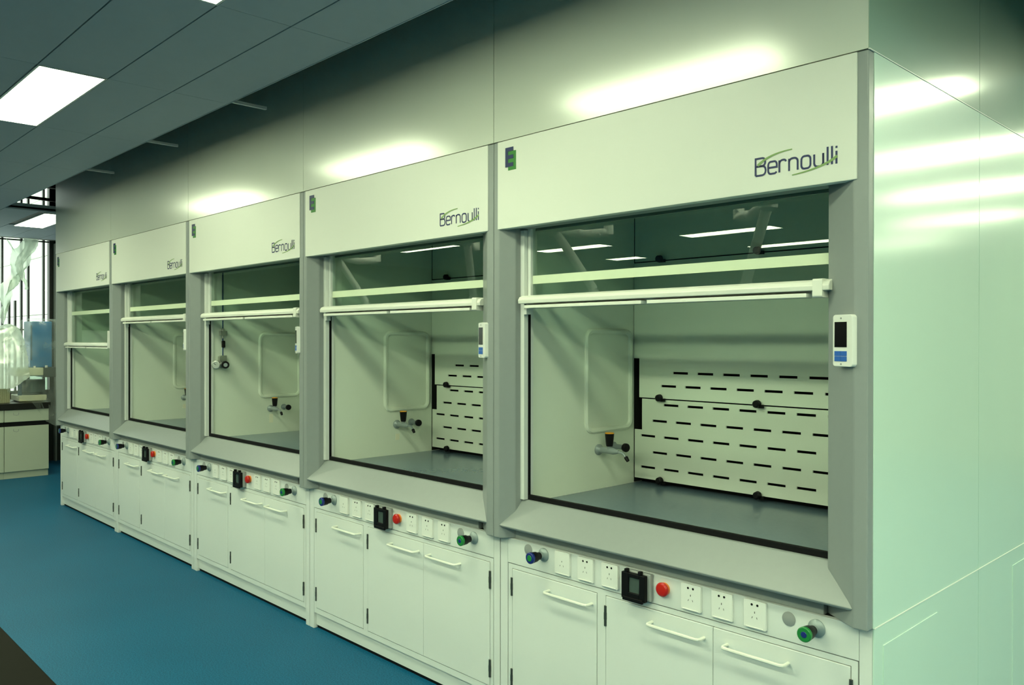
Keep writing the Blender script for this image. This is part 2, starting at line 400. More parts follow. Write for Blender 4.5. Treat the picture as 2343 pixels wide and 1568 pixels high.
def letters():
    P = []
    P.append([(0.05, 0), (0.05, 1.0), (0.5, 1.0)] + arc(0.5, 0.77, 0.17, 0.23, 90, -90, 6) + [(0.05, 0.54)])
    P.append([(0.05, 0.54), (0.5, 0.54)] + arc(0.5, 0.27, 0.2, 0.27, 90, -90, 6) + [(0.05, 0.0)])
    P.append([(0.86, 0.36), (1.40, 0.36), (1.40, 0.5)] + arc(1.25, 0.5, 0.15, 0.2, 0, 90, 4) + [(1.01, XH)] + arc(1.01, 0.5, 0.15, 0.2, 90, 180, 4) + [(0.86, 0.2)] + arc(1.01, 0.2, 0.15, 0.2, 180, 270, 4) + [(1.25, 0.0)] + arc(1.25, 0.14, 0.14, 0.14, 270, 340, 3))
    P.append([(1.56, 0), (1.56, XH)]); P.append([(1.56, 0.48)] + arc(1.76, 0.48, 0.2, 0.22, 180, 90, 4) + [(1.85, XH)] + arc(1.85, 0.56, 0.12, 0.14, 90, 10, 3))
    P.append([(2.16, 0), (2.16, XH)]); P.append([(2.16, 0.48)] + arc(2.36, 0.48, 0.2, 0.22, 180, 90, 4) + [(2.48, XH)] + arc(2.48, 0.5, 0.2, 0.2, 90, 0, 4) + [(2.68, 0)])
    P.append(arc(3.08, 0.5, 0.18, 0.2, 180, 90, 4) + arc(3.26, 0.5, 0.18, 0.2, 90, 0, 4) + arc(3.26, 0.2, 0.18, 0.2, 0, -90, 4) + arc(3.08, 0.2, 0.18, 0.2, -90, -180, 4) + [(2.90, 0.5)])
    P.append([(3.66, XH), (3.66, 0.2)] + arc(3.86, 0.2, 0.2, 0.2, 180, 270, 4) + [(3.98, 0)] + arc(3.98, 0.2, 0.2, 0.2, 270, 360, 4) + [(4.18, XH)]); P.append([(4.18, XH), (4.18, 0.02)])
    P.append([(4.43, 0), (4.43, 1.0)]); P.append([(4.68, 0), (4.68, 1.0)])
    P.append([(4.93, 0), (4.93, XH)]); P.append([(4.93, 0.86), (4.93, 0.97)])
    return P
def swoosh(pts, w0, w1, y, ox, oz, sc):
    n = len(pts); vs = []; 
    for i, p in enumerate(pts):
        a = pts[max(i - 1, 0)]; c = pts[min(i + 1, n - 1)]; d = Vector((c[0] - a[0], c[1] - a[1])).normalized()
        w = (w0 + (w1 - w0) * i / (n - 1)) / 2
        vs += [(ox + (p[0] - d[1] * w) * sc, y, oz + (p[1] + d[0] * w) * sc), (ox + (p[0] + d[1] * w) * sc, y, oz + (p[1] - d[0] * w) * sc)]
    return MB().add(vs, [(2 * i, 2 * i + 2, 2 * i + 3, 2 * i + 1) for i in range(n - 1)])
def bez(a, b, c, n=10):
    return [((1 - t) ** 2 * a[0] + 2 * t * (1 - t) * b[0] + t * t * c[0], (1 - t) ** 2 * a[1] + 2 * t * (1 - t) * b[1] + t * t * c[1]) for t in [i / n for i in range(n + 1)]]

HOODS = [
    ('white and grey fume hood standing against the glossy end cladding', 1.69),
    ('white and grey fume hood, second from the glossy end cladding', 1.69),
    ('white and grey fume hood with a gas regulator hanging on its inner side wall', 1.69),
    ('white and grey fume hood between the regulator hood and the hood with lowered sash', 1.69),
    ('white and grey fume hood with its sash lowered furthest, by the window bench', 1.49)]
ORD = ['first', 'second', 'third', 'fourth', 'fifth']

def build_tap(h, sh, k):
    """side-wall tap: flange on the left liner wall, body pointing into the hood"""
    y, z = 0.546, 1.055; x = XLW
    t = part('gas_tap', lambda: MB().lathe((x, y, z), (1, 0, 0), [(0, 0.024), (0.008, 0.024), (0.012, 0.019), (0.02, 0.013), (0.06, 0.013), (0.085, 0.014), (0.10, 0.011), (0.115, 0.007)])
             .cyl((x + 0.065, y, z), (x + 0.065, y, z + 0.022), 0.012, 0.010).tube([(x + 0.11, y, z), (x + 0.14, y, z - 0.004), (x + 0.158, y, z - 0.022)], 0.0055), 'metal', h, sh, 'tap', smooth=True)
    part('knob', lambda: MB().lathe((x + 0.065, y, z + 0.02), (0, 0, 1), [(0, 0.014), (0.01, 0.016), (0.05, 0.020), (0.055, 0.020)]), 'black', t, sh, 'tapk', smooth=True)
    part('knob_cap', lambda: MB().lathe((x + 0.065, y, z + 0.0752), (0, 0, 1), [(0, 0.0205), (0.003, 0.020), (0.005, 0.017)]), 'amber', t, sh, 'tapc', smooth=True)
    part('nozzle_tip', lambda: MB().lathe((x + 0.153, y, z - 0.017), (0.62, 0, -0.78), [(0, 0.007), (0.004, 0.009), (0.022, 0.007)]), 'black', t, sh, 'tapn', smooth=True)
    # second tap beside it, seen end on
    y2 = 0.648
    t2 = part('gas_tap', lambda: MB().lathe((x, y2, z + 0.006), (1, 0, 0), [(0, 0.020), (0.008, 0.020), (0.012, 0.012), (0.05, 0.011), (0.065, 0.008)]), 'metal', h, sh, 'tap2', smooth=True)
    part('knob', lambda: MB().lathe((x + 0.062, y2, z + 0.006), (1, -0.25, 0), [(0, 0.012), (0.008, 0.019), (0.02, 0.019), (0.024, 0.015)]), 'black', t2, sh, 'tap2k', smooth=True)
    if k in (1, 2, 3):
        part('paper_tag', lambda: B(x, x + 0.0015, 0.538, 0.566, 0.955 if k == 2 else 0.965, 1.015 if k == 2 else 1.0), 'tagp', h, sh, 'ptag%d' % (k == 2))

def build_regulator(h, sh):
    x, y = XLW, 0.195
    t = part('gas_regulator', lambda: MB().box(x, x + 0.025, y - 0.022, y + 0.022, 1.345, 1.43).box(x, x + 0.03, y - 0.030, y + 0.015, 1.395, 1.425)
             .lathe((x + 0.025, y, 1.37), (1, 0, 0), [(0, 0.020), (0.012, 0.022), (0.02, 0.018)]), 'steel', h, sh, 'reg', smooth=True, label='brushed steel gas regulator body')
    part('gauge', lambda: MB().lathe((x + 0.02, y - 0.045, 1.369), (0.8, -0.6, 0), [(0, 0.012), (0.012, 0.027), (0.026, 0.027), (0.028, 0.024)]), 'steel', t, sh, 'regg', smooth=True)
    part('gauge_dial', lambda: MB().lathe((x + 0.0431, y - 0.0622, 1.369), (0.8, -0.6, 0), [(0, 0.023), (0.0012, 0.023)]), 'dial', t, sh, 'regd')
    part('gauge_needle', lambda: MB().tube([(x + 0.0448, y - 0.0634, 1.369), (x + 0.0370, y - 0.0738, 1.380)], 0.0015, 6), 'black', t, sh, 'regn')
    part('adjusting_knob', lambda: MB().lathe((x + 0.045, y, 1.369), (0.93, -0.35, 0), [(0, 0.018), (0.006, 0.025), (0.045, 0.025), (0.05, 0.021)]), 'black', t, sh, 'regk', smooth=True)
    part('knob_cap', lambda: MB().lathe((x + 0.0917, y - 0.0176, 1.369), (0.93, -0.35, 0), [(0, 0.013), (0.002, 0.013)]), 'metal', t, sh, 'regc')
    part('hose', lambda: MB().tube([(x + 0.012, y, 1.43), (x + 0.012, y, 2.2)], 0.004), 'hose', h, sh, 'regh', smooth=True)
    part('shut_off_valve', lambda: MB().box(x, x + 0.03, y - 0.024, y + 0.024, 1.563, 1.594).cyl((x + 0.012, y, 1.545), (x + 0.012, y, 1.612), 0.008), 'steel', h, sh, 'regv', bevel=0.002)
    part('inline_filter', lambda: MB().lathe((x + 0.012, y + 0.004, 1.482), (0, 0, 1), [(0, 0.006), (0.004, 0.012), (0.044, 0.012), (0.048, 0.006)]), 'black', h, sh, 'regf', smooth=True)

def build_hood(k, label, zs):
    ox = -HW * k - 0.75
    h = thing('fume_hood', label, 'fume hood', (ox, 0.44, 0.745), 'row of fume hoods')
    sh = (-0.75, 0.44, 0.745)
    # body
    part('side_wall', lambda: B(-1.495, XLW, 0.10, DEPTH, 0.745, ZT), 'liner', h, sh, 'swl')
    part('side_wall', lambda: B(XRW, -0.006, 0.10, DEPTH, 0.745, ZT), 'liner', h, sh, 'swr')
    part('back_wall', lambda: B(XLW, XRW, DEPTH - 0.02, DEPTH, 0.745, ZT).box(XLW, XLW + 0.002, 0.800, DEPTH - 0.02, 0.884, 2.28).box(XRW - 0.002, XRW, 0.800, DEPTH - 0.02, 0.884, 2.28), 'cavity', h, sh, 'bkw')  # thin dark side strips put shade behind the baffle notch
    part('top_panel', lambda: B(XLW, XRW, 0.12, DEPTH - 0.02, 2.285, ZT), 'liner', h, sh, 'top')
    part('worktop', lambda: B(XLW, XRW, 0.118, DEPTH - 0.02, 0.845, 0.882), 'worktop', h, sh, 'wt', bevel=0.003, label='slate blue worktop inside the hood')
    part('access_window', lambda: MB().tube([(XLW, p[0], p[1]) for p in rrect(0.468, 0.770, 1.14, 1.575, 0.035, 5)], 0.013, 8, True), 'liner', h, sh, 'acw', smooth=True)
    # baffles with slots
    rl = [(1.246, -1.251), (1.172, -1.312), (1.101, -1.376), (1.029, -1.311), (0.958, -1.376)]
    part('baffle_panel', lambda: baffle(XLW + 0.003, XRW - 0.003, 0.905, 1.269, 0.802, rl, (1.127, 1.3, 0.042)), 'liner', h, sh, 'bf1')
    part('baffle_panel', lambda: baffle(XLW + 0.003, XRW - 0.003, 1.275, 1.889, 0.797, [(1.391, -1.198), (1.331, -1.260)], (1.2, 1.453, 0.030)), 'liner', h, sh, 'bf2')
    part('baffle_panel', lambda: B(XLW + 0.003, XRW - 0.003, 0.802, 0.808, 1.895, 2.28), 'liner', h, sh, 'bf3')
    for i, (x, z, y) in enumerate([(x, z, y) for z, y in ((0.902, 0.80), (1.272, 0.795), (1.893, 0.795)) for x in (-1.262, -0.780, -0.240)]):
        part('baffle_knob', lambda: MB().lathe((0, 0, 0), (0, -1, 0), [(0, 0.012), (0.006, 0.017), (0.022, 0.015), (0.026, 0.010)], 12).box(0.0, 0.026, -0.01, 0, -0.016, -0.002),
             'black', h, (0, 0, 0), 'bkn', smooth=True, loc=(x - sh[0], y - sh[1], z + 0.006 - sh[2]))
    # front frame
    part('column', lambda: MB().prism(COL_L, 0.745, ZT), 'grey', h, sh, 'cl', bevel=0.004)
    part('column', lambda: MB().prism(COL_R, 0.745, ZT), 'grey', h, sh, 'cr', bevel=0.004)
    def sill():
        prof = [(0.0, 0.798), (0.006, 0.790), (0.035, 0.790), (0.112, 0.85), (0.112, 0.893), (0.098, 0.896), (0.090, 0.893)]
        fl = lambda y: -1.467 + min(y, 0.052) / 0.052 * 0.042 + 0.0005
        fr = lambda y: -0.040 - min(y, 0.075) / 0.075 * 0.108 - 0.0005
        n = len(prof)
        vs = [(fl(y), y, z) for y, z in prof] + [(fr(y), y, z) for y, z in prof]
        return MB().add(vs, [tuple(range(n)), tuple(range(n, 2 * n))[::-1]] + [(i, n + i, n + (i + 1) % n, (i + 1) % n) for i in range(n)])
    part('sill', sill, 'grey', h, sh, 'sill', bevel=0.003)
    part('apron', lambda: B(-1.4245, -0.1485, YB + 0.012, 0.11, 0.7455, 0.789), 'grey', h, sh, 'apron')  # grey instead of white paints in the shadow band under the sill
    part('gasket', lambda: MB().box(-1.417, -0.14, 0.100, 0.117, 0.896, 0.914), 'rubber', h, sh, 'gk')
    part('sash_rail', lambda: B(-1.4248, -1.404, 0.078, 0.130, 0.897, 1.975), 'white', h, sh, 'srl')
    part('sash_rail', lambda: B(-0.1479, -0.128, 0.078, 0.130, 0.897, 1.975), 'white', h, sh, 'srr')
    part('gasket', lambda: B(-1.404, -1.4005, 0.100, 0.112, 0.914, zs - 0.03), 'rubber', h, sh, 'gkv%.2f' % zs)
    # header
    hd = part('header_panel', lambda: B(-1.473, -0.031, -0.004, 0.028, 1.9757, ZT - 0.001), 'header', h, sh, 'hdr', bevel=0.002)
    part('lintel', lambda: MB().box(-1.43, -0.14, 0.03, 0.10, 1.98, 2.0).box(-1.43, -0.14, 0.128, 0.14, 1.975, 2.285), 'grey', h, sh, 'lint')
    em = part('emblem', lambda: B(-1.411, -1.367, -0.0052, -0.0042, 2.202, 2.276), 'logo_green', hd, sh, 'emg', label='green and navy letter E emblem')
    def blueE():
        x0, x1, z0, z1 = -1.426, -1.381, 2.216, 2.292; y0, y1 = -0.0062, -0.0053; b = (z1 - z0) / 5
        m_ = MB().box(x0, x0 + 0.015, y0, y1, z0, z1)
        for q in (0, 2, 4): m_.box(x0 + 0.015, x1, y0, y1, z0 + q * b, z0 + (q + 1) * b)
        return m_
    part('emblem', blueE, 'logo_blue', hd, sh, 'emb')
    part('lettering', lambda: strokes(letters(), 0.0058, -0.0048, -0.338, 2.0265, 0.0508), 'logo_blue', hd, sh, 'let', label='navy lettering reading Bernoulli')
    part('swoosh', lambda: swoosh(bez((0.20, 0.60), (0.9, 1.18), (2.35, 1.22)), 0.16, 0.06, -0.0052, -0.338, 2.0265, 0.0508), 'logo_pale', hd, sh, 'sw1')
    part('swoosh', lambda: swoosh(bez((4.98, 0.42), (4.2, -0.12), (2.35, -0.26)), 0.16, 0.06, -0.0052, -0.338, 2.0265, 0.0508), 'logo_pale', hd, sh, 'sw2')
    # sash
    K = '%.2f' % zs
    sa = part('sash', lambda: MB().box(-1.402, -1.386, 0.096, 0.124, zs - 0.02, 2.28).box(-0.146, -0.130, 0.096, 0.124, zs - 0.02, 2.28).box(-1.386, -0.146, 0.096, 0.124, 2.262, 2.28), 'white', h, sh, 'sash' + K, label='white sash frame')
    part('sash_glass', lambda: B(-1.386, -0.146, 0.108, 0.113, zs + 0.008, 2.28), 'sashglass', sa, sh, 'sg' + K, label='green tinted sliding glass')
    part('safety_stripe', lambda: B(-1.385, -0.147, 0.1072, 0.1078, 1.760, 1.793), 'stripe', sa, sh, 'sst' + K)
    def handle():
        prof = [(0.096, zs - 0.010), (0.096, zs + 0.022), (0.064, zs + 0.022), (0.048, zs + 0.016), (0.040, zs + 0.004), (0.042, zs - 0.010)]
        return MB().prism(prof[::-1], -1.402, -0.130, 'x')
    part('sash_handle', handle, 'handle', sa, sh, 'shd' + K, bevel=0.002)
    part('finger_lip', lambda: MB().box(-1.372, -0.800, 0.045, 0.096, zs - 0.029, zs - 0.017).box(-0.775, -0.200, 0.045, 0.096, zs - 0.029, zs - 0.017)
         .box(-1.395, -0.135, 0.080, 0.096, zs - 0.029, zs - 0.010), 'handle', sa, sh, 'sfl' + K, bevel=0.0015)
    part('handle_end_cap', lambda: MB().prism(rrect(0.038, 0.098, zs - 0.030, zs + 0.024, 0.006, 3), -0.178, -0.149, 'x'), 'handle', sa, sh, 'sec' + K)
    part('rail_stop', lambda: B(-1.403, -1.383, 0.07, 0.096, zs - 0.052, zs - 0.029), 'white', sa, sh, 'srs' + K)
    # air-flow monitor on the right column, parallel to its splayed face
    Z0 = (0, 0, 0)
    mo = part('airflow_monitor', lambda: MB().prism(rrect(-0.036, 0.036, -0.072, 0.072, 0.008, 3)[::-1], -0.024, 0.0, 'y'), 'plastic', h, Z0, 'mon', bevel=0.002,
              label='white airflow monitor with black screen and blue keypad', loc=(-0.062 - sh[0], 0.020 - sh[1], 1.535 - sh[2]))
    mo.rotation_euler = (0, 0, math.radians(-21))
    part('screen', lambda: B(-0.028, 0.016, -0.0252, -0.0239, -0.018, 0.052), 'screen', mo, Z0, 'mos')
    part('keypad', lambda: MB().box(-0.028, -0.0065, -0.0254, -0.0239, -0.0425, -0.029).box(-0.0055, 0.016, -0.0254, -0.0239, -0.0425, -0.029)
         .box(-0.028, -0.0065, -0.0254, -0.0239, -0.057, -0.0435).box(-0.0055, 0.016, -0.0254, -0.0239, -0.057, -0.0435), 'keypad', mo, Z0, 'mok')
    part('screw', lambda: MB().cyl((-0.005, -0.0250, 0.062), (-0.005, -0.0239, 0.062), 0.0028, n=10), 'cover', mo, Z0, 'mow')
    part('screw', lambda: MB().cyl((-0.005, -0.0250, -0.065), (-0.005, -0.0239, -0.065), 0.0028, n=10), 'cover', mo, Z0, 'mow2')
    if k < 4: build_tap(h, sh, k)
    if k == 2: build_regulator(h, sh)
    return h

def build_base(k):
    ox = -HW * k - 0.75; sh = (-0.75, 0.44, 0.0)
    lab = ['white base cabinet with sockets under the fume hood at the glossy end cladding', 'white base cabinet with sockets under the second fume hood from the end cladding',
           'white base cabinet under the fume hood that holds a gas regulator', 'white base cabinet under the fume hood next to the lowered-sash hood',
           'white base cabinet under the fume hood with the lowest sash'][k]
    c = thing('base_cabinet', lab, 'cabinet', (ox, 0.44, 0.0), 'base cabinets under the fume hoods')
    part('side_panel', lambda: B(-1.499, -1.458, YB, DEPTH, 0, 0.744), 'white', c, sh, 'bpl', bevel=0.001)
    part('side_panel', lambda: B(-0.040, -0.0045, YB, DEPTH, 0, 0.744), 'white', c, sh, 'bpr', bevel=0.001)
    part('carcass', lambda: MB().box(-1.457, -0.041, YB + 0.022, DEPTH, 0.10, 0.743), 'cavity', c, sh, 'bcs')
    cp = part('control_panel', lambda: B(-1.457, -0.041, YB, YB + 0.02, 0.645, 0.744), 'white', c, sh, 'bcp', bevel=0.001)
    part('face_frame', lambda: MB().box(-1.454, -0.044, YB + 0.001, YB + 0.02, 0.625, 0.642).box(-1.454, -0.044, YB + 0.001, YB + 0.02, 0.086, 0.113)
         .box(-1.454, -1.4325, YB + 0.001, YB + 0.02, 0.113, 0.625).box(-0.9885, -0.9505, YB + 0.001, YB + 0.02, 0.113, 0.625).box(-0.0625, -0.044, YB + 0.001, YB + 0.02, 0.113, 0.625), 'white', c, sh, 'bff')
    part('kick_plate', lambda: B(-1.457, -0.041, YB + 0.014, YB + 0.022, 0.018, 0.083), 'white', c, sh, 'bkp')
    part('toe_shadow', lambda: B(-1.457, -0.041, YB + 0.022, YB + 0.03, 0.0, 0.099), 'rubber', c, sh, 'btr')  # black strip put in for the shadow gap under the kick plate
    for i, (x0, x1, hx0, hx1, hg) in enumerate([(-1.430, -0.991, -1.227, -1.012, -1.4325), (-0.948, -0.5085, -0.745, -0.540, -0.9495), (-0.5065, -0.065, -0.456, -0.250, -0.0625)]):
        d = part('door', lambda: B(x0, x1, YB - 0.001, YB + 0.018, 0.1155, 0.6225), 'white', c, sh, 'door%d' % i, bevel=0.0015)
        z = 0.580; r = 0.0055
        part('handle', lambda: MB().tube([(hx0, YB - 0.001, z), (hx0, 0.014, z), (hx0 + 0.003, 0.008, z), (hx0 + 0.010, 0.004, z), (hx1 - 0.010, 0.004, z), (hx1 - 0.003, 0.008, z), (hx1, 0.014, z), (hx1, YB - 0.001, z)], r),
             'handle', d, sh, 'hnd%d' % i, smooth=True)
        for zz in (0.552, 0.188):
            part('hinge', lambda: MB().cyl((0, 0, -0.036), (0, 0, 0.036), 0.0055, n=10).cyl((0, 0, -0.012), (0, 0, 0.012), 0.0062, n=10), 'hinge', d, (0, 0, 0), 'hinge', smooth=True,
                 loc=(hg - sh[0], YB - 0.001 - sh[1], zz - sh[2]))
    # sockets
    z = 0.700
    for i, x in enumerate((-1.154, -1.039, -0.925, -0.586, -0.471, -0.356)):
        s = part('power_socket', lambda: MB().prism(rrect(-0.0375, 0.0375, -0.043, 0.043, 0.004, 3)[::-1], -0.010, 0, 'y').box(-0.03, 0.03, -0.0125, -0.010, -0.041, -0.037), 'plastic', c, (0, 0, 0), 'sock', bevel=0.0015,
                 loc=(x - sh[0], YB - sh[1], z - sh[2]))
        def pins():
            m_ = MB()
            if i != 0:
                for q in (-1, 1): m_.cyl((q * 0.0095, -0.0098, 0.030), (q * 0.0095, -0.0106, 0.030), 0.0038, n=10)
            m_.box(-0.0008, 0.0008, -0.0106, -0.0098, 0.004, 0.010)
            for q in (-1, 1):
                m_.add([(q * 0.009 - 0.0008, -0.0106, -0.012), (q * 0.009 + 0.0008, -0.0106, -0.012), (q * 0.007 + 0.0008, -0.0106, -0.006), (q * 0.007 - 0.0008, -0.0106, -0.006)], [(0, 1, 2, 3)])
            return m_
        part('pin_holes', pins, 'rubber', s, (0, 0, 0), 'pins%d' % (i != 0))
    # waterproof socket
    w = part('waterproof_socket', lambda: B(-0.848, -0.740, YB - 0.018, YB, 0.650, 0.744), 'cover', c, sh, 'wps', bevel=0.004, label='black hinged waterproof socket box')
    def bf():
        m_ = MB(); y0, y1 = YB - 0.034, YB - 0.018; x0, x1, z0, z1 = -0.852, -0.752, 0.648, 0.738
        m_.box(x0, -0.822, y0, y1, z0, z1).box(-0.776, x1, y0, y1, z0, z1).box(-0.822, -0.776, y0, y1, z0, 0.672).box(-0.822, -0.776, y0, y1, 0.724, z1)
        m_.box(-0.840, -0.828, y0, y1, z1, z1 + 0.012).box(-0.782, -0.770, y0, y1, z1, z1 + 0.012).box(-0.845, -0.760, y0 - 0.004, y0 + 0.006, z0 - 0.006, z0 + 0.008)
        return m_
    part('lid_frame', bf, 'black', w, sh, 'wpf', bevel=0.002)
    part('lid_window', lambda: B(-0.822, -0.776, YB - 0.028, YB - 0.026, 0.672, 0.724), 'lidwin', w, sh, 'wpw')
    # emergency button
    e = part('emergency_button', lambda: MB().lathe((-0.694, YB, 0.704), (0, -1, 0), [(0, 0.021), (0.006, 0.021), (0.007, 0.015), (0.014, 0.015)]), 'orange', c, sh, 'esb', smooth=True, label='red mushroom emergency stop button')
    part('button_head', lambda: MB().lathe((-0.694, YB - 0.009, 0.704), (0, -1, 0), [(0, 0.020), (0.003, 0.0235), (0.009, 0.0235), (0.014, 0.019), (0.016, 0.010)], 24), 'red', e, sh, 'esh', smooth=True)
    # blank covers and gas valves
    for x, zz in ((-1.340, 0.716), (-0.249, 0.712)):
        part('blank_cover', lambda: MB().lathe((0, 0, 0), (0, -1, 0), [(0, 0.021), (0.002, 0.021), (0.003, 0.019)], 24), 'cover', c, (0, 0, 0), 'blk', smooth=True, loc=(x - sh[0], YB - sh[1], zz - sh[2]))
    for i, (x, zz) in enumerate(((-1.256, 0.712), (-0.163, 0.706))):
        v = part('gas_valve', lambda: MB().lathe((0, 0, 0), (0, -1, 0), [(0, 0.026), (0.004, 0.026), (0.009, 0.021), (0.012, 0.012), (0.035, 0.010)], 24), 'metal', c, (0, 0, 0), 'gv', smooth=True, loc=(x - sh[0], YB - sh[1], zz - sh[2]))
        part('valve_knob', lambda: MB().lathe((0, -0.025, 0), (0, -1, 0), [(0, 0.014), (0.012, 0.015), (0.02, 0.019), (0.044, 0.021)], 20), 'black', v, (0, 0, 0), 'gvk', smooth=True)
        part('ring', lambda: MB().lathe((0, -0.0692, 0), (0, -1, 0), [(0, 0.0215), (0.008, 0.0215), (0.010, 0.019)], 20), 'green' if i else 'blue', v, (0, 0, 0), 'gvr%d' % i, smooth=True)
        part('centre_dot', lambda: MB().lathe((0, -0.0793, 0), (0, -1, 0), [(0, 0.012 if i == 0 else 0.009), (0.001, 0.011 if i == 0 else 0.008)], 16), 'blue' if i else 'green', v, (0, 0, 0), 'gvd%d' % i)
    return c

for k, (lab, zs) in enumerate(HOODS):
    build_base(k); build_hood(k, lab, zs)
    o = part('bulkhead_panel', lambda: B(-1.4985, -0.0015, 0.0, 0.02, ZT + 0.003, 3.25), 'bulkhead', None, (-0.75, 0, ZT), 'blk_panel', loc=(-HW * k - 0.75, 0, ZT))
    tag(o, ['glossy white bulkhead panel at the outer corner above the hood at the end cladding', 'glossy white bulkhead panel above the second fume hood from the end cladding', 'glossy white bulkhead panel above the fume hood with the gas regulator',
            'glossy white bulkhead panel above the hood next to the lowered-sash hood', 'glossy white bulkhead panel above the fume hood with the lowest sash'][k], 'wall panel', 'bulkhead panels above the hoods')

# end cladding of the row (the row is two hoods deep, back to back)
cl = thing('end_cladding', 'glossy pale green white sheet cladding closing the end of the hood row', 'cladding', (0, 0.9, 0))
cs = (0, 0.9, 0)
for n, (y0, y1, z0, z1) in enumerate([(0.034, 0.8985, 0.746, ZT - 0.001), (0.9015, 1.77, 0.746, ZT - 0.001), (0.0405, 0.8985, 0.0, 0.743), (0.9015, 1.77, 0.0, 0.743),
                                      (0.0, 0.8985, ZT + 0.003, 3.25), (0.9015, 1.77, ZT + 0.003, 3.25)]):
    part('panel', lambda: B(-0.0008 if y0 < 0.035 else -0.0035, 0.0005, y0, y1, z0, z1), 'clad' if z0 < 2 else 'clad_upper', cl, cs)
part('edge_trim', lambda: B(-0.002, 0.0022, 0.04, 1.77, 0.7435, 0.7458), 'handle', cl, cs)
part('edge_trim', lambda: B(-0.002, 0.002, 0.0, 1.77, ZT, ZT + 0.003), 'handle', cl, cs)
for y0, y1 in ((0.10, 0.51), (1.29, 1.70)):
    part('access_panel', lambda: B(0.0005, 0.0025, y0, y1, 0.10, 0.685), 'clad', cl, cs, bevel=0.0006)

# ------------------------------------------------------------------ window end of the room
win = struct('window_1', MB().box(XL - 0.12, XL - 0.02, 0.77, 0.80, 0.86, 3.62).box(XL - 0.12, XL - 0.02, -0.75, -0.72, 0.86, 3.62)
             .box(XL - 0.12, XL - 0.02, -0.72, 0.77, 0.86, 0.9).box(XL - 0.12, XL - 0.02, -0.72, 0.77, 3.58, 3.62), 'mullion')
ys = [0.714, 0.543, 0.466, 0.398, 0.333, 0.258] + [0.258 - 0.29 * i for i in range(1, 4)]
for i, y in enumerate(ys):
    z0, z1 = (0.9, 3.58)
    if i in (3, 4): z1 = 2.02
    struct('mullion', B(XL - 0.10, XL - 0.04, y - 0.009, y + 0.009, z0, z1), 'mullion', win)
prev = 0.77
for y in [0.714, 0.543, 0.466, 0.258] + [0.258 - 0.29 * i for i in range(1, 4)]:
    struct('pane', B(XL - 0.075, XL - 0.07, y + 0.009, prev - 0.009, 0.9, 3.58), 'pane', win); prev = y
for z in (1.66, 2.775):
    struct('transom', B(XL - 0.09, XL - 0.05, -0.72, 0.77, z - 0.008, z + 0.008), 'mullion', win)
# pale building beyond the glass
fc = thing('neighbouring_building', 'pale panelled building front seen through the bright window', 'building', (-22, 4.0, 0))
fs = (-22, 4.0, 0)
part('facade_core', lambda: B(-34, -11.4, 3.05, 3.3, -0.5, 9), 'cover', fc, fs)
pm = {}
for i in range(9):
    for j in range(7):
        part('facade_panel', lambda: B(0.01, 2.49, 2.99, 3.05, 0.008, 1.292), 'facade', fc, (0, 4.0, 0), 'fpan', loc=(-34 + 2.5 * i + 22, 0, -0.5 + 1.3 * j))
# roof truss in the void near the window
tr = thing('roof_truss', 'dark steel roof truss in the void before the high window', 'truss', (-9.9, 0.6, 3.3))
ts = (-9.9, 0.6, 3.3)
part('bottom_chord', lambda: B(-9.95, -9.87, -1.5, 3.0, 3.02, 3.09), 'trussm', tr, ts)
part('top_chord', lambda: B(-9.95, -9.87, -1.5, 3.0, 3.33, 3.43), 'trussm', tr, ts)
part('post', lambda: B(-9.96, -9.86, 0.70, 0.78, 2.95, 4.2), 'trussm', tr, ts)
part('diagonal_brace', lambda: MB().prism([(0.02, 3.19), (0.76, 3.17), (0.76, 3.20), (0.02, 3.225)], -9.93, -9.89, 'x').prism([(0.20, 3.08), (0.27, 3.08), (0.16, 3.20), (0.10, 3.20)], -9.93, -9.89, 'x'), 'trussm', tr, ts)
for z in (3.48, 3.54, 3.60):
    part('slat', lambda: B(-9.95, -9.87, -1.5, 3.0, z, z + 0.035), 'trussm', tr, ts)

# wall bench under the window
bx0, bx1 = -10.20, -9.43
for n, (y0, y1, lab) in enumerate([(0.0, 0.443, 'cream bench cabinet at the end of the window bench, beneath the film covered instrument'), (-0.46, 0.0, 'cream bench cabinet second from the end of the window bench'), (-0.92, -0.46, 'cream bench cabinet third from the end of the window bench'), (-1.38, -0.92, 'cream bench cabinet fourth from the end of the window bench')]):
    c = thing('bench_cabinet', lab, 'cabinet', ((bx0 + bx1) / 2, (y0 + y1) / 2, 0), 'window bench cabinets'); s = ((bx0 + bx1) / 2, (y0 + y1) / 2, 0)
    part('carcass', lambda: B(bx0, bx1 - 0.02, y0 + 0.001, y1 - 0.001, 0.075, 0.758), 'bench', c, s)
    part('recess_strip', lambda: B(bx1 - 0.021, bx1 - 0.012, y0 + 0.001, y1 - 0.001, 0.575, 0.630), 'rubber', c, s)
    for nm, a, b in (('drawer', 0.627, 0.757), ('door', 0.079, 0.576)):
        d = part(nm, lambda: B(bx1 - 0.02, bx1, y0 + 0.003, y1 - 0.003, a, b), 'bench', c, s, bevel=0.001)
        part('pull', lambda: MB().tube([(bx1 - 0.001, (y0 + y1) / 2 - 0.13 + q, b - 0.03 - w) for q, w in ((0, 0), (0, 0.02), (0.03, 0.03), (0.05, 0.02), (0.05, 0))], 0.003, 6), 'cover', d, s)
    part('kick_plate', lambda: B(bx0, bx1 - 0.03, y0 + 0.001, y1 - 0.001, 0.0, 0.074), 'bench', c, s)
o = part('bench_worktop', lambda: B(bx0, bx1 + 0.015, -1.38, 0.458, 0.76, 0.83), 'benchtop', None, (-9.8, -0.5, 0.76), bevel=0.004, loc=(-9.8, -0.5, 0.76))
tag(o, 'thick black worktop running along the window bench', 'worktop')

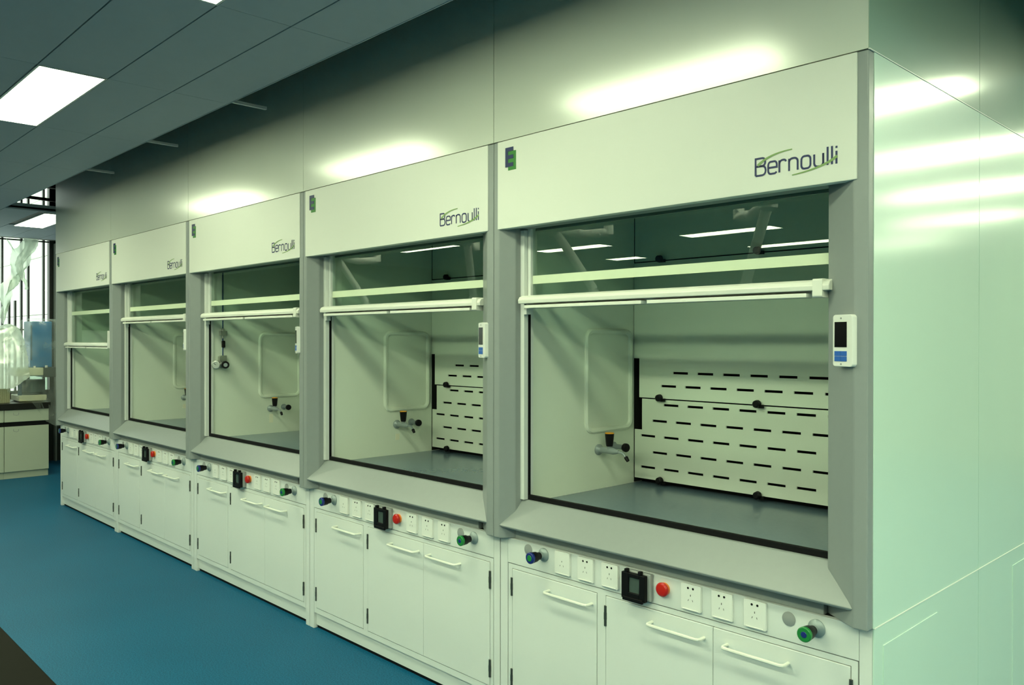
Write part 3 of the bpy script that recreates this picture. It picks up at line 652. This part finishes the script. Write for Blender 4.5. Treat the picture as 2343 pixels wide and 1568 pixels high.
# film-covered instrument
it = thing('lab_instrument', 'blue fronted laboratory instrument standing under clear plastic film', 'instrument', (-9.75, 0.37, 0.83))
s = (-9.75, 0.33, 0.83)
part('base_tray', lambda: B(-9.95, -9.58, 0.14, 0.42, 0.84, 0.905).box(-9.94, -9.6, 0.16, 0.4, 0.83, 0.84), 'cream', it, s, bevel=0.006)
part('post', lambda: MB().cyl((-9.66, 0.165, 0.90), (-9.66, 0.165, 1.13), 0.022), 'darkblue', it, s, smooth=True)
part('glass_chamber', lambda: MB().lathe((-9.78, 0.33, 0.905), (0, 0, 1), [(0, 0.15), (0.02, 0.155), (0.19, 0.155), (0.215, 0.15)], 28), 'clearbox', it, s, smooth=True)
part('inner_drum', lambda: MB().lathe((-9.78, 0.33, 0.925), (0, 0, 1), [(0, 0.11), (0.01, 0.12), (0.14, 0.12), (0.15, 0.11)], 20), 'metal', it, s, smooth=True)
part('head', lambda: B(-9.95, -9.57, 0.10, 0.385, 1.125, 1.215), 'cream', it, s, bevel=0.008)
part('side_module', lambda: B(-9.95, -9.60, 0.388, 0.56, 1.105, 1.215), 'hinge', it, s, bevel=0.006)
part('tower', lambda: B(-9.92, -9.635, 0.265, 0.49, 1.217, 1.745), 'bluepanel', it, s, bevel=0.01, label='sky blue instrument tower')
part('tower_edge', lambda: B(-9.64, -9.63, 0.268, 0.283, 1.30, 1.70), 'darkblue', it, s)
part('cap_screw', lambda: MB().cyl((-9.60, 0.30, 1.215), (-9.60, 0.30, 1.235), 0.012).cyl((-9.60, 0.42, 1.215), (-9.60, 0.42, 1.24), 0.015), 'plastic', it, s, smooth=True)
bxm = MB().box(-9.75, -9.62, -0.43, 0.10, 0.83, 0.985)
for i in range(30): bxm.box(-9.62, -9.612, -0.423 + i * 0.0175, -0.414 + i * 0.0175, 0.83, 0.985)
o = part('ribbed_box', lambda: bxm, 'beige', None, (-9.68, -0.18, 0.83), loc=(-9.68, -0.18, 0.83))
tag(o, 'low beige ribbed box on the window bench under plastic film', 'box')

def sheet(name, fn, nu, nv, m, label, seed, amp=0.02):
    rnd = random.Random(seed); ph = [(rnd.uniform(4, 26), rnd.uniform(-14, 14), rnd.uniform(0, 6.3), rnd.uniform(.3, 1)) for _ in range(9)]
    vs = []
    for j in range(nv + 1):
        for i in range(nu + 1):
            u, v = i / nu, j / nv; p = Vector(fn(u, v))
            w = sum(a * math.sin(fu * u + fv * v + q) for fu, fv, q, a in ph) / 4
            w2 = sum(a * math.sin(fu * 1.7 * v + fv * u + q) for fu, fv, q, a in ph) / 6
            p.x += amp * (w + w2) + amp * rnd.uniform(-0.22, 0.22); p.y += amp * 0.5 * w2 + amp * rnd.uniform(-0.2, 0.2); p.z += amp * rnd.uniform(-0.2, 0.2); vs.append(tuple(p))
    fs = [(j * (nu + 1) + i, j * (nu + 1) + i + 1, (j + 1) * (nu + 1) + i + 1, (j + 1) * (nu + 1) + i) for j in range(nv) for i in range(nu)]
    me = bpy.data.meshes.new(name); me.from_pydata(vs, [], fs); me.materials.append(M[m])
    for p in me.polygons: p.use_smooth = True
    o = bpy.data.objects.new(name, me); COL.objects.link(o)
    tag(o, label, 'plastic sheet'); return o
def lerp(a, pts):
    for (x0, y0), (x1, y1) in zip(pts, pts[1:]):
        if a <= x1: return y0 + (y1 - y0) * max(0, (a - x0)) / (x1 - x0)
    return pts[-1][1]
def drape(u, v):
    y = 0.03 + 0.66 * u
    top = lerp(y, [(0.03, 1.50), (0.15, 1.62), (0.29, 1.770), (0.54, 1.770), (0.69, 1.735)])
    bot = lerp(y, [(0.03, 1.0), (0.15, 0.88), (0.27, 0.84), (0.40, 0.62), (0.50, 0.55), (0.69, 0.58)])
    if v < 0.25:      # top of the cover, from the back of the tower to its front edge
        t = v / 0.25; return (-9.95 + 0.36 * t, y, top + 0.005 * math.sin(t * 3.1))
    t = (v - 0.25) / 0.75
    return (-9.57 + 0.18 * t ** 0.7, y + 0.05 * t * (u - 0.5), top + (bot - top) * t)
sheet('dust_sheet', drape, 26, 40, 'film', 'clear crumpled plastic film draped over the blue fronted instrument', 3, 0.016)
def drape2(u, v):
    y = -1.2 + 1.47 * u
    top = lerp(y, [(-1.2, 1.62), (-0.3, 1.64), (0.05, 1.66), (0.15, 1.70), (0.21, 1.66), (0.27, 1.50)])
    bot = lerp(y, [(-1.2, 1.0), (-0.1, 1.0), (0.09, 0.99), (0.27, 1.12)])
    if v < 0.25:
        t = v / 0.25; return (-10.15 + 0.42 * t, y, top + 0.02 * math.sin(t * 3.1))
    t = (v - 0.25) / 0.75
    return (-9.72 + 0.2 * math.sin(t * 1.5), y, top + (bot - top) * t)
sheet('dust_sheet', drape2, 70, 40, 'film2', 'milky plastic film heaped on the window bench beside the blue instrument', 5, 0.02)
sheet('hanging_film', lambda u, v: (-10.56, 0.26 + (0.30 - 0.22 * v) * u + 0.07 * math.sin(v * 6) + 0.03 * math.sin(v * 17), 2.77 - 0.95 * v - 0.12 * math.sin(u * 5)), 16, 40, 'film2', 'milky plastic film hanging from the ceiling edge across the window', 9, 0.02)
sheet('hanging_film', lambda u, v: (-10.50, 0.40 + (0.16 - 0.13 * v) * u + 0.05 * math.sin(v * 7 + 1), 2.77 - 0.62 * v), 10, 26, 'film2', 'narrow twisted strip of milky film hanging beside the wider window film', 13, 0.02)
# light rack the second film rests on
rk = thing('storage_rack', 'thin steel rack frame standing under milky film on the window bench', 'rack', (-9.95, -0.45, 0.83)); rs = (-9.95, -0.45, 0.83)
for x in (-10.10, -9.80):
    for y in (-1.1, 0.10):
        part('post', lambda: MB().cyl((x, y, 0.832), (x, y, 1.60), 0.008, n=8), 'steel', rk, rs)
part('shelf', lambda: B(-10.11, -9.79, -1.11, 0.11, 1.595, 1.605), 'pane', rk, rs)

# ------------------------------------------------------------------ island bench beside the photographer
o = part('island_worktop', lambda: B(-6.6, -0.35, -3.35, -1.793, 0.86, 0.90), 'islandtop', None, (-3.5, -2.6, 0.86), bevel=0.004, loc=(-3.5, -2.6, 0.86))
tag(o, 'dark brown black worktop of the island bench facing the hoods', 'worktop')
names = ['at the near end of the island bench', 'second along the island bench', 'third along the island bench', 'fourth along the island bench', 'fifth along the island bench', 'at the far end of the island bench']
for i in range(6):
    x1 = -0.40 - 1.02 * i; x0 = x1 - 1.02
    c = thing('island_cabinet', 'cream double door cabinet ' + names[i], 'cabinet', ((x0 + x1) / 2, -2.6, 0), 'island bench cabinets'); s = ((x0 + x1) / 2, -2.6, 0)
    part('carcass', lambda: B(x0 + 0.001, x1 - 0.001, -3.30, -1.87, 0.08, 0.859), 'bench', c, s)
    part('kick_plate', lambda: B(x0 + 0.001, x1 - 0.001, -3.27, -1.95, 0.0, 0.08), 'bench', c, s)
    for a, b in ((x0 + 0.004, (x0 + x1) / 2 - 0.002), ((x0 + x1) / 2 + 0.002, x1 - 0.004)):
        d = part('door', lambda: B(a, b, -1.869, -1.852, 0.085, 0.855), 'bench', c, s, bevel=0.001)
        part('handle', lambda: MB().tube([(a + 0.15, -1.853, 0.8), (a + 0.15, -1.83, 0.8), (b - 0.15, -1.83, 0.8), (b - 0.15, -1.853, 0.8)], 0.005), 'handle', d, s, smooth=True)
# extraction arms hung from the ceiling above the island
for i, (x, r) in enumerate(((-2.2, 0.6), (-3.4, 2.3), (-5.05, 0.9), (-6.7, 2.0))):
    a = thing('extraction_arm', ['white jointed extraction arm above the near end of the island bench', 'white jointed extraction arm second along the island bench', 'white jointed extraction arm third along the island bench', 'white jointed extraction arm above the far end of the island bench'][i],
              'extraction arm', (x, -2.8, ZC), 'extraction arms above the island'); s = (x, -2.8, ZC)
    c, sn = math.cos(r), math.sin(r); e = (x + 0.45 * c, -2.8 + 0.45 * sn, 2.45); f = (x + 0.12 * c, -2.8 + 0.12 * sn, 1.95)
    part('ceiling_flange', lambda: MB().lathe((x, -2.8, ZC), (0, 0, -1), [(0, 0.11), (0.02, 0.11), (0.03, 0.05)]), 'armw', a, s, smooth=True)
    part('drop_tube', lambda: MB().cyl((x, -2.8, ZC - 0.02), (x, -2.8, 2.40), 0.04), 'armw', a, s, smooth=True)
    part('upper_arm', lambda: MB().tube([(x, -2.8, 2.42), (x + 0.2 * c, -2.8 + 0.2 * sn, 2.40), e], 0.038, 12), 'armw', a, s, smooth=True)
    part('joint', lambda: MB().lathe((e[0], e[1], e[2] - 0.06), (0, 0, 1), [(0, 0.03), (0.02, 0.06), (0.1, 0.06), (0.12, 0.03)]), 'armw', a, s, smooth=True)
    part('lower_arm', lambda: MB().cyl(e, f, 0.036), 'armw', a, s, smooth=True)
    part('suction_hood', lambda: MB().lathe(f, (0, 0, -1), [(0, 0.04), (0.05, 0.05), (0.16, 0.13), (0.18, 0.135)]), 'armw', a, s, smooth=True)
